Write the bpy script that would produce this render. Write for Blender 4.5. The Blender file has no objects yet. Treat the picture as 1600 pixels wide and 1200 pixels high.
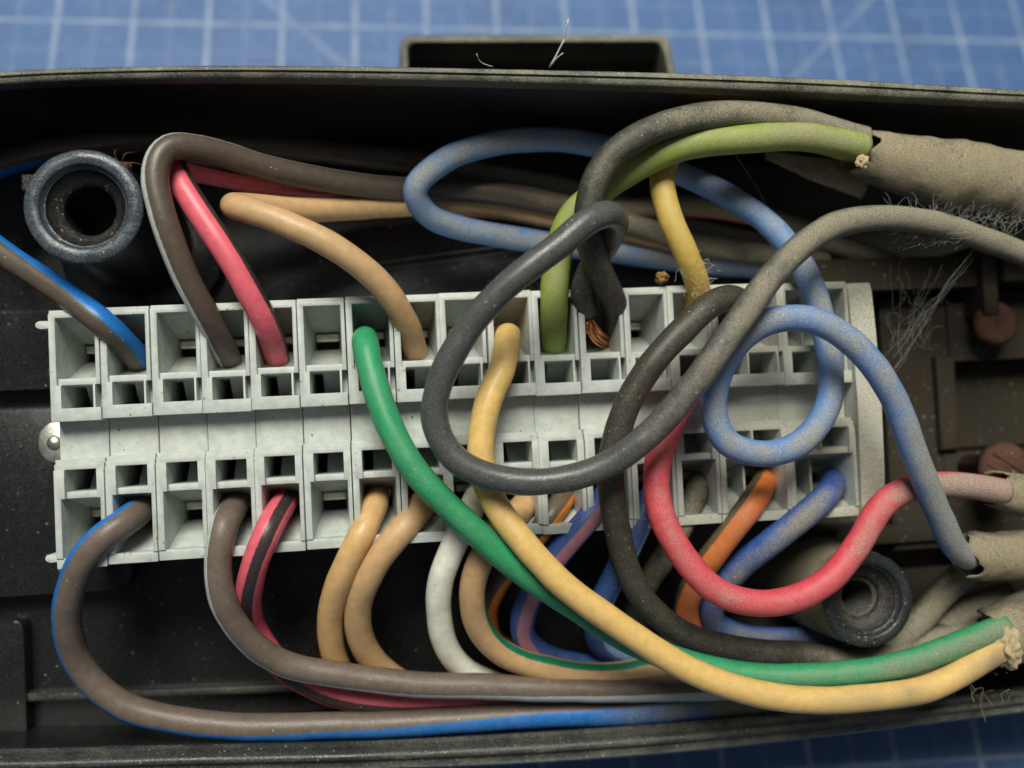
import bpy, bmesh, math, random
from mathutils import Vector, Matrix, noise

# ------------------------------------------------------------------ camera, light, exposure
# Box frame: millimetres, X right, Y away from the viewer, Z out of the open housing; floor of housing at z = 0.
F_PX = 1550.0                                   # focal length in photograph pixels (1600 wide)
NADIR = (615.0, 665.0)                          # where the housing's -Z axis meets the picture
ROLL = 0.0495
CAM = Vector((34.585, 12.70, 123.9))            # camera in the box frame
TILT = math.radians(18.0)                       # the housing leans on its rounded back
K_MAT = -23.5                                   # height of the mat under the box frame origin (mm)

def cam_axes():
    n = Vector(((NADIR[0] - 800) / F_PX, -(NADIR[1] - 600) / F_PX, -1.0)).normalized()
    ez = -n
    ex = Vector((math.cos(ROLL), math.sin(ROLL), 0.0))
    ex = (ex - ez * ex.dot(ez)).normalized()
    ey = ez.cross(ex)
    return Matrix((ex, ey, ez)).transposed()    # columns: box axes in camera space
R_CB = cam_axes()                               # camera = R_CB @ box
R_BC = R_CB.transposed()

def px(u, v, z):
    """photograph pixel + height over the housing floor (mm) -> point in the box frame (mm)"""
    d = R_BC @ Vector(((u - 800) / F_PX, -(v - 600) / F_PX, -1.0))
    return CAM + d * ((z - CAM.z) / d.z)

SC = 0.001
ROT = Matrix.Rotation(TILT, 4, 'X')
T = Matrix.Translation((0, 0, -K_MAT * SC)) @ ROT      # box frame (metres) -> world
UPB = (ROT.to_3x3() @ Vector((0, 0, 1)))               # housing axis in world
def zmat(y):                                           # the mat's height in the box frame at y (mm)
    return (K_MAT - math.sin(TILT) * y) / math.cos(TILT)

scene = bpy.context.scene
cd = bpy.data.cameras.new('camera')
cam = bpy.data.objects.new('camera', cd)
scene.collection.objects.link(cam)
cd.sensor_width = 36.0
cd.lens = 36.0 * F_PX / 1600.0
cd.clip_start = 0.005
cd.clip_end = 10.0
cd.dof.use_dof = True
cd.dof.focus_distance = 0.103
cd.dof.aperture_fstop = 14.0
mw = T.to_3x3() @ R_BC
cm = mw.to_4x4()
cm.translation = T @ (CAM * SC)
cam.matrix_world = cm
scene.camera = cam

world = bpy.data.worlds.new('World')
scene.world = world
world.use_nodes = True
bg = world.node_tree.nodes['Background']
bg.inputs[0].default_value = (0.80, 0.88, 1.0, 1)
bg.inputs[1].default_value = 0.125

ld = bpy.data.lights.new('window_light', 'AREA')
ld.shape = 'RECTANGLE'
ld.size = 0.34
ld.size_y = 0.30
ld.energy = 7.2
ld.color = (1.0, 0.985, 0.90)
lo = bpy.data.objects.new('window_light', ld)
scene.collection.objects.link(lo)
ldir = ROT.to_3x3() @ Vector((-0.10, 0.60, 0.79)).normalized()
lpos = T @ Vector((0.045, 0.013, 0.01)) + ldir * 0.70
lo.matrix_world = Matrix.Translation(lpos) @ ldir.to_track_quat('Z', 'Y').to_matrix().to_4x4()

vs = scene.view_settings
vs.view_transform = 'Standard'
vs.look = 'None'
vs.gamma = 1.0
vs.exposure = 0.0
vs.use_curve_mapping = False

random.seed(11)
COL = scene.collection

# ------------------------------------------------------------------ materials
def lin(r, g, b, k=1.0):
    def f(c):
        c /= 255.0
        return k * (c / 12.92 if c <= 0.04045 else ((c + 0.055) / 1.055) ** 2.4)
    return (f(r), f(g), f(b), 1.0)

def math_node(nt, op, a, b=None, c=None, clamp=False):
    n = nt.nodes.new('ShaderNodeMath')
    n.operation = op
    n.use_clamp = clamp
    for i, s in enumerate((a, b, c)):
        if s is None: continue
        if isinstance(s, (int, float)): n.inputs[i].default_value = s
        else: nt.links.new(s, n.inputs[i])
    return n.outputs[0]

def noise_node(nt, vec, scale, detail=2.0, rough=0.5):
    n = nt.nodes.new('ShaderNodeTexNoise')
    n.inputs['Scale'].default_value = scale
    n.inputs['Detail'].default_value = detail
    n.inputs['Roughness'].default_value = rough
    nt.links.new(vec, n.inputs['Vector'])
    return n

def mix_col(nt, fac, a, b, mode='MIX'):
    n = nt.nodes.new('ShaderNodeMix')
    n.data_type = 'RGBA'
    n.blend_type = mode
    n.clamp_factor = True
    for s, i in ((fac, 0), (a, 6), (b, 7)):
        if isinstance(s, (int, float)): n.inputs[i].default_value = s
        elif isinstance(s, tuple): n.inputs[i].default_value = s
        else: nt.links.new(s, n.inputs[i])
    return n.outputs[2]

def make_dust_group():
    g = bpy.data.node_groups.new('dusty_surface', 'ShaderNodeTree')
    it = g.interface
    def sock(name, t, d):
        s = it.new_socket(name=name, in_out='INPUT', socket_type=t)
        s.default_value = d
    sock('Color', 'NodeSocketColor', (0.5, 0.5, 0.5, 1))
    sock('Roughness', 'NodeSocketFloat', 0.5)
    sock('Level', 'NodeSocketFloat', 0.2)
    sock('Gradient', 'NodeSocketFloat', 0.0)
    sock('StartX', 'NodeSocketFloat', 0.05)
    sock('EndX', 'NodeSocketFloat', 0.115)
    sock('Specks', 'NodeSocketFloat', 0.3)
    sock('DustColor', 'NodeSocketColor', (0.24, 0.215, 0.15, 1))
    sock('Metallic', 'NodeSocketFloat', 0.0)
    it.new_socket(name='BSDF', in_out='OUTPUT', socket_type='NodeSocketShader')
    gi = g.nodes.new('NodeGroupInput')
    go = g.nodes.new('NodeGroupOutput')
    geo = g.nodes.new('ShaderNodeNewGeometry')
    pos = geo.outputs['Position']
    dot = g.nodes.new('ShaderNodeVectorMath')
    dot.operation = 'DOT_PRODUCT'
    g.links.new(geo.outputs['Normal'], dot.inputs[0])
    dot.inputs[1].default_value = UPB
    up = g.nodes.new('ShaderNodeMapRange')
    up.inputs[1].default_value = -0.1
    up.inputs[2].default_value = 0.95
    g.links.new(dot.outputs['Value'], up.inputs[0])
    sep = g.nodes.new('ShaderNodeSeparateXYZ')
    g.links.new(pos, sep.inputs[0])
    xg = g.nodes.new('ShaderNodeMapRange')
    xg.interpolation_type = 'SMOOTHSTEP'
    g.links.new(sep.outputs[0], xg.inputs[0])
    g.links.new(gi.outputs['StartX'], xg.inputs[1])
    g.links.new(gi.outputs['EndX'], xg.inputs[2])
    fine = noise_node(g, pos, 8500, 2.0, 0.6).outputs[0]
    coarse = noise_node(g, pos, 210, 3.0, 0.55).outputs[0]
    mid = noise_node(g, pos, 1100, 2.0).outputs[0]
    lev = math_node(g, 'MULTIPLY_ADD', gi.outputs['Gradient'], xg.outputs[0], gi.outputs['Level'])
    upf = math_node(g, 'MULTIPLY_ADD', math_node(g, 'POWER', up.outputs[0], 1.5), 0.86, 0.14)
    patch = math_node(g, 'MULTIPLY_ADD', math_node(g, 'SUBTRACT', coarse, 0.5), 2.4, 1.0)
    patch2 = math_node(g, 'MULTIPLY_ADD', math_node(g, 'SUBTRACT', mid, 0.5), 0.8, patch)
    amt = math_node(g, 'MULTIPLY', math_node(g, 'MULTIPLY', lev, upf), patch2)
    s = math_node(g, 'MULTIPLY_ADD', math_node(g, 'SUBTRACT', fine, 0.5), 1.2, amt)
    mr = g.nodes.new('ShaderNodeMapRange')
    mr.interpolation_type = 'SMOOTHSTEP'
    mr.inputs[1].default_value = 0.0
    mr.inputs[2].default_value = 1.05
    g.links.new(s, mr.inputs[0])
    mask = mr.outputs[0]
    # single light grains
    vor = g.nodes.new('ShaderNodeTexVoronoi')
    vor.inputs['Scale'].default_value = 2300
    g.links.new(pos, vor.inputs['Vector'])
    vsep = g.nodes.new('ShaderNodeSeparateColor')
    g.links.new(vor.outputs['Color'], vsep.inputs[0])
    rad = math_node(g, 'MULTIPLY', math_node(g, 'POWER', vsep.outputs[0], 1.6), 0.30)
    near = math_node(g, 'LESS_THAN', vor.outputs['Distance'], rad)
    keep = math_node(g, 'LESS_THAN', vsep.outputs[1], gi.outputs['Specks'])
    grain = math_node(g, 'MULTIPLY', math_node(g, 'MULTIPLY', near, keep), math_node(g, 'MULTIPLY_ADD', up.outputs[0], 0.8, 0.2))
    tone = math_node(g, 'MULTIPLY_ADD', math_node(g, 'SUBTRACT', mid, 0.5), 0.5, 1.0)
    base = mix_col(g, 1.0, gi.outputs['Color'], math_tone(g, tone), 'MULTIPLY')
    dusttone = math_node(g, 'MULTIPLY_ADD', math_node(g, 'SUBTRACT', fine, 0.5), 2.4, 1.0)
    dcol = mix_col(g, 1.0, gi.outputs['DustColor'], math_tone(g, dusttone), 'MULTIPLY')
    c1 = mix_col(g, mask, base, dcol)
    c2 = mix_col(g, math_node(g, 'MULTIPLY', grain, math_node(g, 'MULTIPLY_ADD', vsep.outputs[2], 0.55, 0.15)), c1, (0.42, 0.39, 0.29, 1))
    ro = g.nodes.new('ShaderNodeMix')
    g.links.new(mask, ro.inputs[0])
    g.links.new(gi.outputs['Roughness'], ro.inputs[2])
    ro.inputs[3].default_value = 0.95
    bs = g.nodes.new('ShaderNodeBsdfPrincipled')
    g.links.new(c2, bs.inputs['Base Color'])
    g.links.new(ro.outputs[0], bs.inputs['Roughness'])
    met = math_node(g, 'MULTIPLY', gi.outputs['Metallic'], math_node(g, 'SUBTRACT', 1.0, mask))
    g.links.new(met, bs.inputs['Metallic'])
    bs.inputs['Specular IOR Level'].default_value = 0.4
    bmp = g.nodes.new('ShaderNodeBump')
    bmp.inputs['Strength'].default_value = 0.35
    bmp.inputs['Distance'].default_value = 0.00012
    hgt = math_node(g, 'ADD', math_node(g, 'MULTIPLY', mask, math_node(g, 'MULTIPLY_ADD', fine, 1.0, 0.3)), math_node(g, 'MULTIPLY', mid, 0.25))
    hgt = math_node(g, 'ADD', hgt, math_node(g, 'MULTIPLY', grain, 0.5))
    g.links.new(hgt, bmp.inputs['Height'])
    g.links.new(bmp.outputs[0], bs.inputs['Normal'])
    g.links.new(bs.outputs[0], go.inputs[0])
    return g

def math_tone(nt, v):
    n = nt.nodes.new('ShaderNodeCombineColor')
    for i in range(3): nt.links.new(v, n.inputs[i])
    return n.outputs[0]

DUST = make_dust_group()

def dusty(name, color, rough=0.5, level=0.2, grad=0.0, x0=0.05, x1=0.115, specks=0.3, dust=None, metallic=0.0, build=None):
    m = bpy.data.materials.new(name)
    m.use_nodes = True
    nt = m.node_tree
    nt.nodes.clear()
    out = nt.nodes.new('ShaderNodeOutputMaterial')
    gr = nt.nodes.new('ShaderNodeGroup')
    gr.node_tree = DUST
    gr.inputs['Color'].default_value = color
    gr.inputs['Roughness'].default_value = rough
    gr.inputs['Level'].default_value = level
    gr.inputs['Gradient'].default_value = grad
    gr.inputs['StartX'].default_value = x0
    gr.inputs['EndX'].default_value = x1
    gr.inputs['Specks'].default_value = specks
    gr.inputs['Metallic'].default_value = metallic
    if dust: gr.inputs['DustColor'].default_value = dust
    if build: nt.links.new(build(nt), gr.inputs['Color'])
    nt.links.new(gr.outputs[0], out.inputs[0])
    return m

def plain(name, color, rough=0.5, metallic=0.0):
    m = bpy.data.materials.new(name)
    m.use_nodes = True
    b = m.node_tree.nodes['Principled BSDF']
    b.inputs['Base Color'].default_value = color
    b.inputs['Roughness'].default_value = rough
    b.inputs['Metallic'].default_value = metallic
    nt = m.node_tree
    geo = nt.nodes.new('ShaderNodeNewGeometry')
    nz = noise_node(nt, geo.outputs['Position'], 1500, 3.0)
    t = math_node(nt, 'MULTIPLY_ADD', math_node(nt, 'SUBTRACT', nz.outputs[0], 0.5), 0.8, 1.0)
    nt.links.new(mix_col(nt, 1.0, color, math_tone(nt, t), 'MULTIPLY'), b.inputs['Base Color'])
    return m

def wire_mat(name, color, stripe=None, half=0.12, level=0.15, grad=0.5, x0=0.055, x1=0.12, rough=0.34, specks=0.3, dust=None):
    """insulation; stripe = second colour laid lengthways along u = 0.5"""
    if stripe is None:
        return dusty(name, color, rough, level, grad, x0, x1, specks, dust)
    def build(nt):
        uv = nt.nodes.new('ShaderNodeUVMap')
        uv.uv_map = 'UVMap'
        sep = nt.nodes.new('ShaderNodeSeparateXYZ')
        nt.links.new(uv.outputs[0], sep.inputs[0])
        geo = nt.nodes.new('ShaderNodeNewGeometry')
        nz = noise_node(nt, geo.outputs['Position'], 3800, 2.0)
        d = math_node(nt, 'ABSOLUTE', math_node(nt, 'SUBTRACT', sep.outputs[0], 0.5))
        d2 = math_node(nt, 'MULTIPLY_ADD', math_node(nt, 'SUBTRACT', nz.outputs[0], 0.5), 0.022, d)
        mr = nt.nodes.new('ShaderNodeMapRange')
        mr.inputs[1].default_value = half - 0.006
        mr.inputs[2].default_value = half + 0.006
        mr.inputs[3].default_value = 1.0
        mr.inputs[4].default_value = 0.0
        nt.links.new(d2, mr.inputs[0])
        return mix_col(nt, mr.outputs[0], color, stripe)
    return dusty(name, color, rough, level, grad, x0, x1, specks, dust, build=build)

M = {}
M['black'] = dusty('black_plastic', (0.008, 0.009, 0.010, 1), 0.24, 0.07, 0.95, 0.070, 0.105, 0.16, (0.112, 0.100, 0.070, 1))
M['rim'] = dusty('scuffed_black_rim', (0.016, 0.018, 0.018, 1), 0.34, 0.55, 0.25, 0.02, 0.10, 0.45, (0.22, 0.21, 0.155, 1))
M['rim_near'] = dusty('glossy_black_rim', (0.018, 0.020, 0.022, 1), 0.24, 0.26, 0.25, 0.02, 0.10, 0.5, (0.17, 0.165, 0.12, 1))
M['post_ring'] = dusty('scuffed_post_ring', (0.030, 0.038, 0.048, 1), 0.16, 0.17, 0.0, specks=0.5, dust=(0.24, 0.27, 0.28, 1))
M['post_ring_dark'] = dusty('dark_post_ring', (0.012, 0.016, 0.022, 1), 0.35, 0.12, 0.0, specks=0.6)
M['dirty'] = dusty('dirt_covered_plastic', (0.012, 0.012, 0.012, 1), 0.5, 0.85, 0.0, specks=0.35, dust=(0.032, 0.024, 0.013, 1))
M['dirty_post'] = dusty('dusty_post', (0.012, 0.012, 0.012, 1), 0.5, 6.0, 0.0, specks=0.25, dust=(0.22, 0.19, 0.125, 1))
def grime(nt):
    geo = nt.nodes.new('ShaderNodeNewGeometry')
    vo = nt.nodes.new('ShaderNodeTexVoronoi')
    vo.inputs['Scale'].default_value = 1500
    nt.links.new(geo.outputs['Position'], vo.inputs['Vector'])
    sp = nt.nodes.new('ShaderNodeSeparateColor')
    nt.links.new(vo.outputs['Color'], sp.inputs[0])
    near = math_node(nt, 'LESS_THAN', vo.outputs['Distance'], math_node(nt, 'MULTIPLY', sp.outputs[0], 0.26))
    keep = math_node(nt, 'LESS_THAN', sp.outputs[1], 0.30)
    dots = math_node(nt, 'MULTIPLY', math_node(nt, 'MULTIPLY', near, keep), math_node(nt, 'MULTIPLY_ADD', sp.outputs[2], 0.6, 0.15))
    cl = noise_node(nt, geo.outputs['Position'], 330, 4.0, 0.6).outputs[0]
    mr = nt.nodes.new('ShaderNodeMapRange')
    mr.inputs[1].default_value = 0.47
    mr.inputs[2].default_value = 0.75
    mr.inputs[4].default_value = 0.45
    nt.links.new(cl, mr.inputs[0])
    c = mix_col(nt, mr.outputs[0], (0.435, 0.475, 0.445, 1), (0.31, 0.305, 0.25, 1))
    pt = nt.nodes.new('ShaderNodeMapRange')          # worn, grimy edges
    pt.inputs[1].default_value = 0.52
    pt.inputs[2].default_value = 0.60
    pt.inputs[4].default_value = 0.35
    nt.links.new(geo.outputs['Pointiness'], pt.inputs[0])
    c = mix_col(nt, pt.outputs[0], c, (0.54, 0.56, 0.50, 1))
    return mix_col(nt, dots, c, (0.09, 0.065, 0.04, 1))
M['grey'] = dusty('light_grey_polyamide', (0.50, 0.535, 0.49, 1), 0.42, 0.13, 0.85, 0.045, 0.092, 0.15, (0.43, 0.41, 0.32, 1), build=grime)
M['clamp'] = plain('tinned_clamp', (0.85, 0.78, 0.62, 1), 0.42, 1.0)
M['zinc'] = dusty('zinc_plate', (0.62, 0.60, 0.52, 1), 0.33, 0.10, 0.0, specks=0.2, metallic=1.0)
M['pit'] = plain('painted_slot_shade', (0.012, 0.013, 0.014, 1), 0.7)  # black colour stands in for the shade deep in the cells
M['sheath'] = dusty('dust_covered_sleeve', (0.06, 0.055, 0.045, 1), 0.8, 1.5, 0.0, specks=0.3, dust=(0.25, 0.212, 0.135, 1))
M['sheath_in'] = plain('sleeve_lining', (0.045, 0.035, 0.022, 1), 0.9)
M['rust'] = dusty('rusty_steel', (0.060, 0.022, 0.013, 1), 0.8, 0.5, 0.0, specks=0.25, dust=(0.10, 0.052, 0.03, 1))
M['copper'] = plain('bright_copper', (0.97, 0.46, 0.22, 1), 0.2, 1.0)
M['web'] = plain('cobweb_silk', (0.40, 0.41, 0.37, 1), 0.7)
M['hair'] = plain('white_lint', (0.70, 0.70, 0.66, 1), 0.6)
M['crumb'] = plain('dry_crumb', (0.22, 0.12, 0.03, 1), 0.8)
M['fluff'] = plain('matted_fluff', (0.42, 0.33, 0.19, 1), 0.95)
M['fluff_pale'] = plain('pale_fluff', (0.62, 0.56, 0.42, 1), 0.95)
M['husk'] = plain('brown_husk', (0.14, 0.065, 0.02, 1), 0.7)

def mat_cutting_mat():
    m = bpy.data.materials.new('blue_cutting_mat')
    m.use_nodes = True
    nt = m.node_tree
    b = nt.nodes['Principled BSDF']
    geo = nt.nodes.new('ShaderNodeNewGeometry')
    mp = nt.nodes.new('ShaderNodeMapping')
    mp.vector_type = 'POINT'
    mp.inputs['Location'].default_value = MAT_LOC
    mp.inputs['Rotation'].default_value = (0, 0, MAT_ROT)
    nt.links.new(geo.outputs['Position'], mp.inputs[0])
    sep = nt.nodes.new('ShaderNodeSeparateXYZ')
    nt.links.new(mp.outputs[0], sep.inputs[0])
    x, y = sep.outputs[0], sep.outputs[1]
    def lines(v, pitch, width, soft=0.00015):
        r = math_node(nt, 'PINGPONG', v, pitch / 2.0)      # 0 on a line
        mr = nt.nodes.new('ShaderNodeMapRange')
        mr.inputs[1].default_value = width / 2 - soft
        mr.inputs[2].default_value = width / 2 + soft
        mr.inputs[3].default_value = 1
        mr.inputs[4].default_value = 0
        nt.links.new(r, mr.inputs[0])
        return mr.outputs[0]
    g = 0.0127
    main = math_node(nt, 'MAXIMUM', lines(x, g, 0.0008), lines(y, g, 0.00065))
    half = math_node(nt, 'MAXIMUM', lines(x, g / 2, 0.0007), lines(y, g / 2, 0.0006))
    q = 0.70711
    dx = math_node(nt, 'MULTIPLY', math_node(nt, 'SUBTRACT', x, y), q)
    dy = math_node(nt, 'ADD', math_node(nt, 'MULTIPLY', math_node(nt, 'ADD', x, y), q), 0.07)
    diag = math_node(nt, 'MAXIMUM', lines(dx, g * 24 * q, 0.0009), lines(dy, g * 16 * q, 0.0009))
    wear = noise_node(nt, geo.outputs['Position'], 160, 4.0, 0.6).outputs[0]
    wr = nt.nodes.new('ShaderNodeMapRange')
    wr.inputs[1].default_value = 0.34
    wr.inputs[2].default_value = 0.62
    nt.links.new(wear, wr.inputs[0])
    ink = math_node(nt, 'MAXIMUM', math_node(nt, 'MULTIPLY', main, 0.42), math_node(nt, 'MAXIMUM', math_node(nt, 'MULTIPLY', half, 0.10), math_node(nt, 'MULTIPLY', diag, 0.22)))
    ink = math_node(nt, 'MULTIPLY', ink, math_node(nt, 'MULTIPLY_ADD', wr.outputs[0], 0.65, 0.35))
    big = noise_node(nt, geo.outputs['Position'], 55, 3.0, 0.6).outputs[0]
    scuff = noise_node(nt, geo.outputs['Position'], 420, 3.0, 0.65).outputs[0]
    t = math_node(nt, 'MULTIPLY_ADD', math_node(nt, 'SUBTRACT', big, 0.5), 0.5, 1.0)
    blue = mix_col(nt, 1.0, (0.052, 0.118, 0.275, 1), math_tone(nt, t), 'MULTIPLY')
    sm = nt.nodes.new('ShaderNodeMapRange')
    sm.inputs[1].default_value = 0.50
    sm.inputs[2].default_value = 0.78
    sm.inputs[4].default_value = 0.5
    nt.links.new(scuff, sm.inputs[0])
    blue = mix_col(nt, sm.outputs[0], blue, (0.16, 0.21, 0.27, 1))
    nt.links.new(mix_col(nt, ink, blue, (0.52, 0.60, 0.66, 1)), b.inputs['Base Color'])
    b.inputs['Roughness'].default_value = 0.55
    return m

# ------------------------------------------------------------------ object helpers
def props(o, label=None, cat=None, group=None, kind=None):
    if label: o['label'] = label
    if cat: o['category'] = cat
    if group: o['group'] = group
    if kind: o['kind'] = kind
    return o

def thing(name, label, cat, base=(0, 0, 0), group=None):
    o = bpy.data.objects.new(name, None)
    COL.objects.link(o)
    o.empty_display_size = 0.003
    o.matrix_world = T @ Matrix.Translation(Vector(base) * SC)
    o['base'] = [base[0], base[1], base[2]]
    props(o, label, cat, group)
    return o

def link_mesh(name, me, mat, parent=None):
    if mat: me.materials.append(mat)
    o = bpy.data.objects.new(name, me)
    COL.objects.link(o)
    if parent is None:
        o.matrix_world = T
    else:
        o.parent = parent
    return o

def offset_of(parent):
    p = parent
    while p is not None:
        if 'base' in p: return Vector(p['base'])
        p = p.parent
    return Vector((0, 0, 0))

def mesh(name, verts, faces, mat, parent=None, smooth=True, uvs=None):
    off = offset_of(parent)
    me = bpy.data.meshes.new(name)
    me.from_pydata([tuple((Vector(v) - off) * SC) for v in verts], [], faces)
    if uvs:
        l = me.uv_layers.new(name='UVMap')
        for i, uv in enumerate(uvs): l.data[i].uv = uv
    if smooth:
        for p in me.polygons: p.use_smooth = True
    me.update()
    return link_mesh(name, me, mat, parent)

def from_bm(name, bm, mat, parent=None, smooth=False, angle=35):
    off = offset_of(parent)
    for v in bm.verts: v.co = (v.co - off) * SC
    me = bpy.data.meshes.new(name)
    bmesh.ops.recalc_face_normals(bm, faces=bm.faces)
    bm.to_mesh(me)
    bm.free()
    if smooth:
        for p in me.polygons: p.use_smooth = True
        me.set_sharp_from_angle(angle=math.radians(angle))
    return link_mesh(name, me, mat, parent)

def box(bm, x0, x1, y0, y1, z0, z1, bev=0.15, seg=2):
    r = bmesh.ops.create_cube(bm, size=1.0)
    vs_ = r['verts']
    for v in vs_:
        v.co = Vector(((x0 + x1) / 2 + v.co.x * (x1 - x0), (y0 + y1) / 2 + v.co.y * (y1 - y0), (z0 + z1) / 2 + v.co.z * (z1 - z0)))
    if bev > 0:
        es = set()
        for v in vs_: es.update(v.link_edges)
        bmesh.ops.bevel(bm, geom=list(es), offset=bev, segments=seg, profile=0.5, affect='EDGES')

def prism(bm, pts, z0, z1, bev=0.2, seg=2):
    """plan polygon (list of (x, y)) raised from z0 to z1 with a bevelled top edge"""
    n = len(pts)
    a = [bm.verts.new((p[0], p[1], z0)) for p in pts]
    b = [bm.verts.new((p[0], p[1], z1)) for p in pts]
    top = bm.faces.new(b)
    bm.faces.new(a[::-1])
    for i in range(n):
        bm.faces.new((a[i], a[(i + 1) % n], b[(i + 1) % n], b[i]))
    if bev > 0:
        bmesh.ops.bevel(bm, geom=list(top.edges), offset=bev, segments=seg, profile=0.5, affect='EDGES')

def lathe_data(profile, cx, cy, seg=64, jit=0.0, zjit=0.0):
    vs_, fs = [], []
    m = len(profile)
    for s in range(seg):
        a = 2 * math.pi * s / seg
        for k, (r, z) in enumerate(profile):
            j = 1 + jit * noise.noise(Vector((math.cos(a) * 3, math.sin(a) * 3, k * 0.7)))
            vs_.append((cx + r * j * math.cos(a), cy + r * j * math.sin(a), z + zjit * noise.noise(Vector((math.cos(a) * 5, math.sin(a) * 5, 9 + k * .3)))))
    for s in range(seg):
        t = (s + 1) % seg
        for k in range(m - 1):
            fs.append((s * m + k, t * m + k, t * m + k + 1, s * m + k + 1))
    return vs_, fs

def catmull(P, step=0.45):
    """smooth curve through the control points, evenly sampled"""
    Q = [P[0] * 2 - P[1]] + list(P) + [P[-1] * 2 - P[-2]]
    out = []
    for i in range(1, len(Q) - 2):
        p0, p1, p2, p3 = Q[i - 1], Q[i], Q[i + 1], Q[i + 2]
        t0 = 0.0
        t1 = t0 + max((p1 - p0).length, 1e-6) ** 0.5
        t2 = t1 + max((p2 - p1).length, 1e-6) ** 0.5
        t3 = t2 + max((p3 - p2).length, 1e-6) ** 0.5
        n = max(2, int((p2 - p1).length / (step * 0.5)))
        for k in range(n):
            t = t1 + (t2 - t1) * k / n
            a1 = p0 * ((t1 - t) / (t1 - t0)) + p1 * ((t - t0) / (t1 - t0))
            a2 = p1 * ((t2 - t) / (t2 - t1)) + p2 * ((t - t1) / (t2 - t1))
            a3 = p2 * ((t3 - t) / (t3 - t2)) + p3 * ((t - t2) / (t3 - t2))
            b1 = a1 * ((t2 - t) / (t2 - t0)) + a2 * ((t - t0) / (t2 - t0))
            b2 = a2 * ((t3 - t) / (t3 - t1)) + a3 * ((t - t1) / (t3 - t1))
            out.append(b1 * ((t2 - t) / (t2 - t1)) + b2 * ((t - t1) / (t2 - t1)))
    out.append(P[-1].copy())
    # relax kinks, then resample evenly
    for _ in range(6):
        out = [out[0]] + [(out[i - 1] + out[i] * 2 + out[i + 1]) / 4 for i in range(1, len(out) - 1)] + [out[-1]]
    res = [out[0]]
    acc = 0.0
    for i in range(1, len(out)):
        acc += (out[i] - out[i - 1]).length
        if acc >= step:
            res.append(out[i]); acc = 0.0
    if (res[-1] - out[-1]).length > 1e-4: res.append(out[-1])
    return res

def tube_data(path, rad, seg=20, face=None, twist=0.0, wob=0.012, seed=0.0, cap=True, rfun=None):
    """face = (fraction along the path, direction): u = 0.5 looks that way there; the frame is carried along without twisting"""
    n = len(path)
    tan = []
    for i in range(n):
        d = path[min(i + 1, n - 1)] - path[max(i - 1, 0)]
        tan.append(d.normalized())
    k0 = 0 if face is None else min(n - 1, max(0, int(face[0] * (n - 1))))
    ref = Vector((0, 0, 1)) if face is None else Vector(face[1])
    nr = [None] * n
    def perp(v, t):
        w = v - t * v.dot(t)
        if w.length < 1e-4: w = Vector((1, 0, 0)) - t * t.x
        return w.normalized()
    nr[k0] = perp(ref, tan[k0])
    for i in range(k0 + 1, n): nr[i] = perp(nr[i - 1], tan[i])
    for i in range(k0 - 1, -1, -1): nr[i] = perp(nr[i + 1], tan[i])
    vs_, fs, uvs = [], [], []
    lk = sum((path[i] - path[i - 1]).length for i in range(1, k0 + 1))
    L = 0.0
    lens = []
    for i in range(n):
        if i: L += (path[i] - path[i - 1]).length
        lens.append(L)
        b = tan[i].cross(nr[i])
        tw = twist * (lens[i] - lk)
        r0 = rad if rfun is None else rfun(i / (n - 1))
        for s in range(seg):
            a = 2 * math.pi * s / seg + math.pi + tw
            dv = nr[i] * math.cos(a) + b * math.sin(a)
            r = r0 * (1 + wob * noise.noise(path[i] * 0.35 + dv * 0.4 + Vector((seed, 0, 0))))
            vs_.append(path[i] + dv * r)
    for i in range(n - 1):
        for s in range(seg):
            t = (s + 1) % seg
            fs.append((i * seg + s, i * seg + t, (i + 1) * seg + t, (i + 1) * seg + s))
            u0, u1 = s / seg, (s + 1) / seg
            uvs += [(u0, lens[i]), (u1, lens[i]), (u1, lens[i + 1]), (u0, lens[i + 1])]
    if cap:
        for base, rev in ((0, True), ((n - 1) * seg, False)):
            ids = [base + s for s in range(seg)]
            if rev: ids = ids[::-1]
            fs.append(tuple(ids))
            uvs += [(0.0, 0.0)] * seg
    return vs_, fs, uvs

def P(pts): return [px(*p) for p in pts]

def wire(name, label, pts, mat, rad=1.36, face=None, twist=0.0, group=None, parent=None, cat='wire', copper=None):
    path = catmull(P(pts))
    sd = random.random() * 50
    n_ = len(path)
    path = [p + Vector((noise.noise(p * .09 + Vector((sd, 0, 0))), noise.noise(p * .09 + Vector((0, sd, 0))), 0)) * (0.35 * min(1, 6 * i / n_, 6 * (n_ - 1 - i) / n_))
            for i, p in enumerate(path)]
    v, f, uv = tube_data(path, rad, 24, face, twist, 0.05, seed=sd)
    if copper is None:
        o = mesh(name, v, f, mat, None, True, uv)
        return props(o, label, cat, group)
    t = thing(name, label, cat, path[0], group)
    mesh('insulation', v, f, mat, t, True, uv)
    for c, r in copper:
        cv, cf, cuv = tube_data(catmull(c, 0.15), r, 6, wob=0)
        mesh('copper_strand', cv, cf, M['copper'], t, True)
    return t

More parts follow.
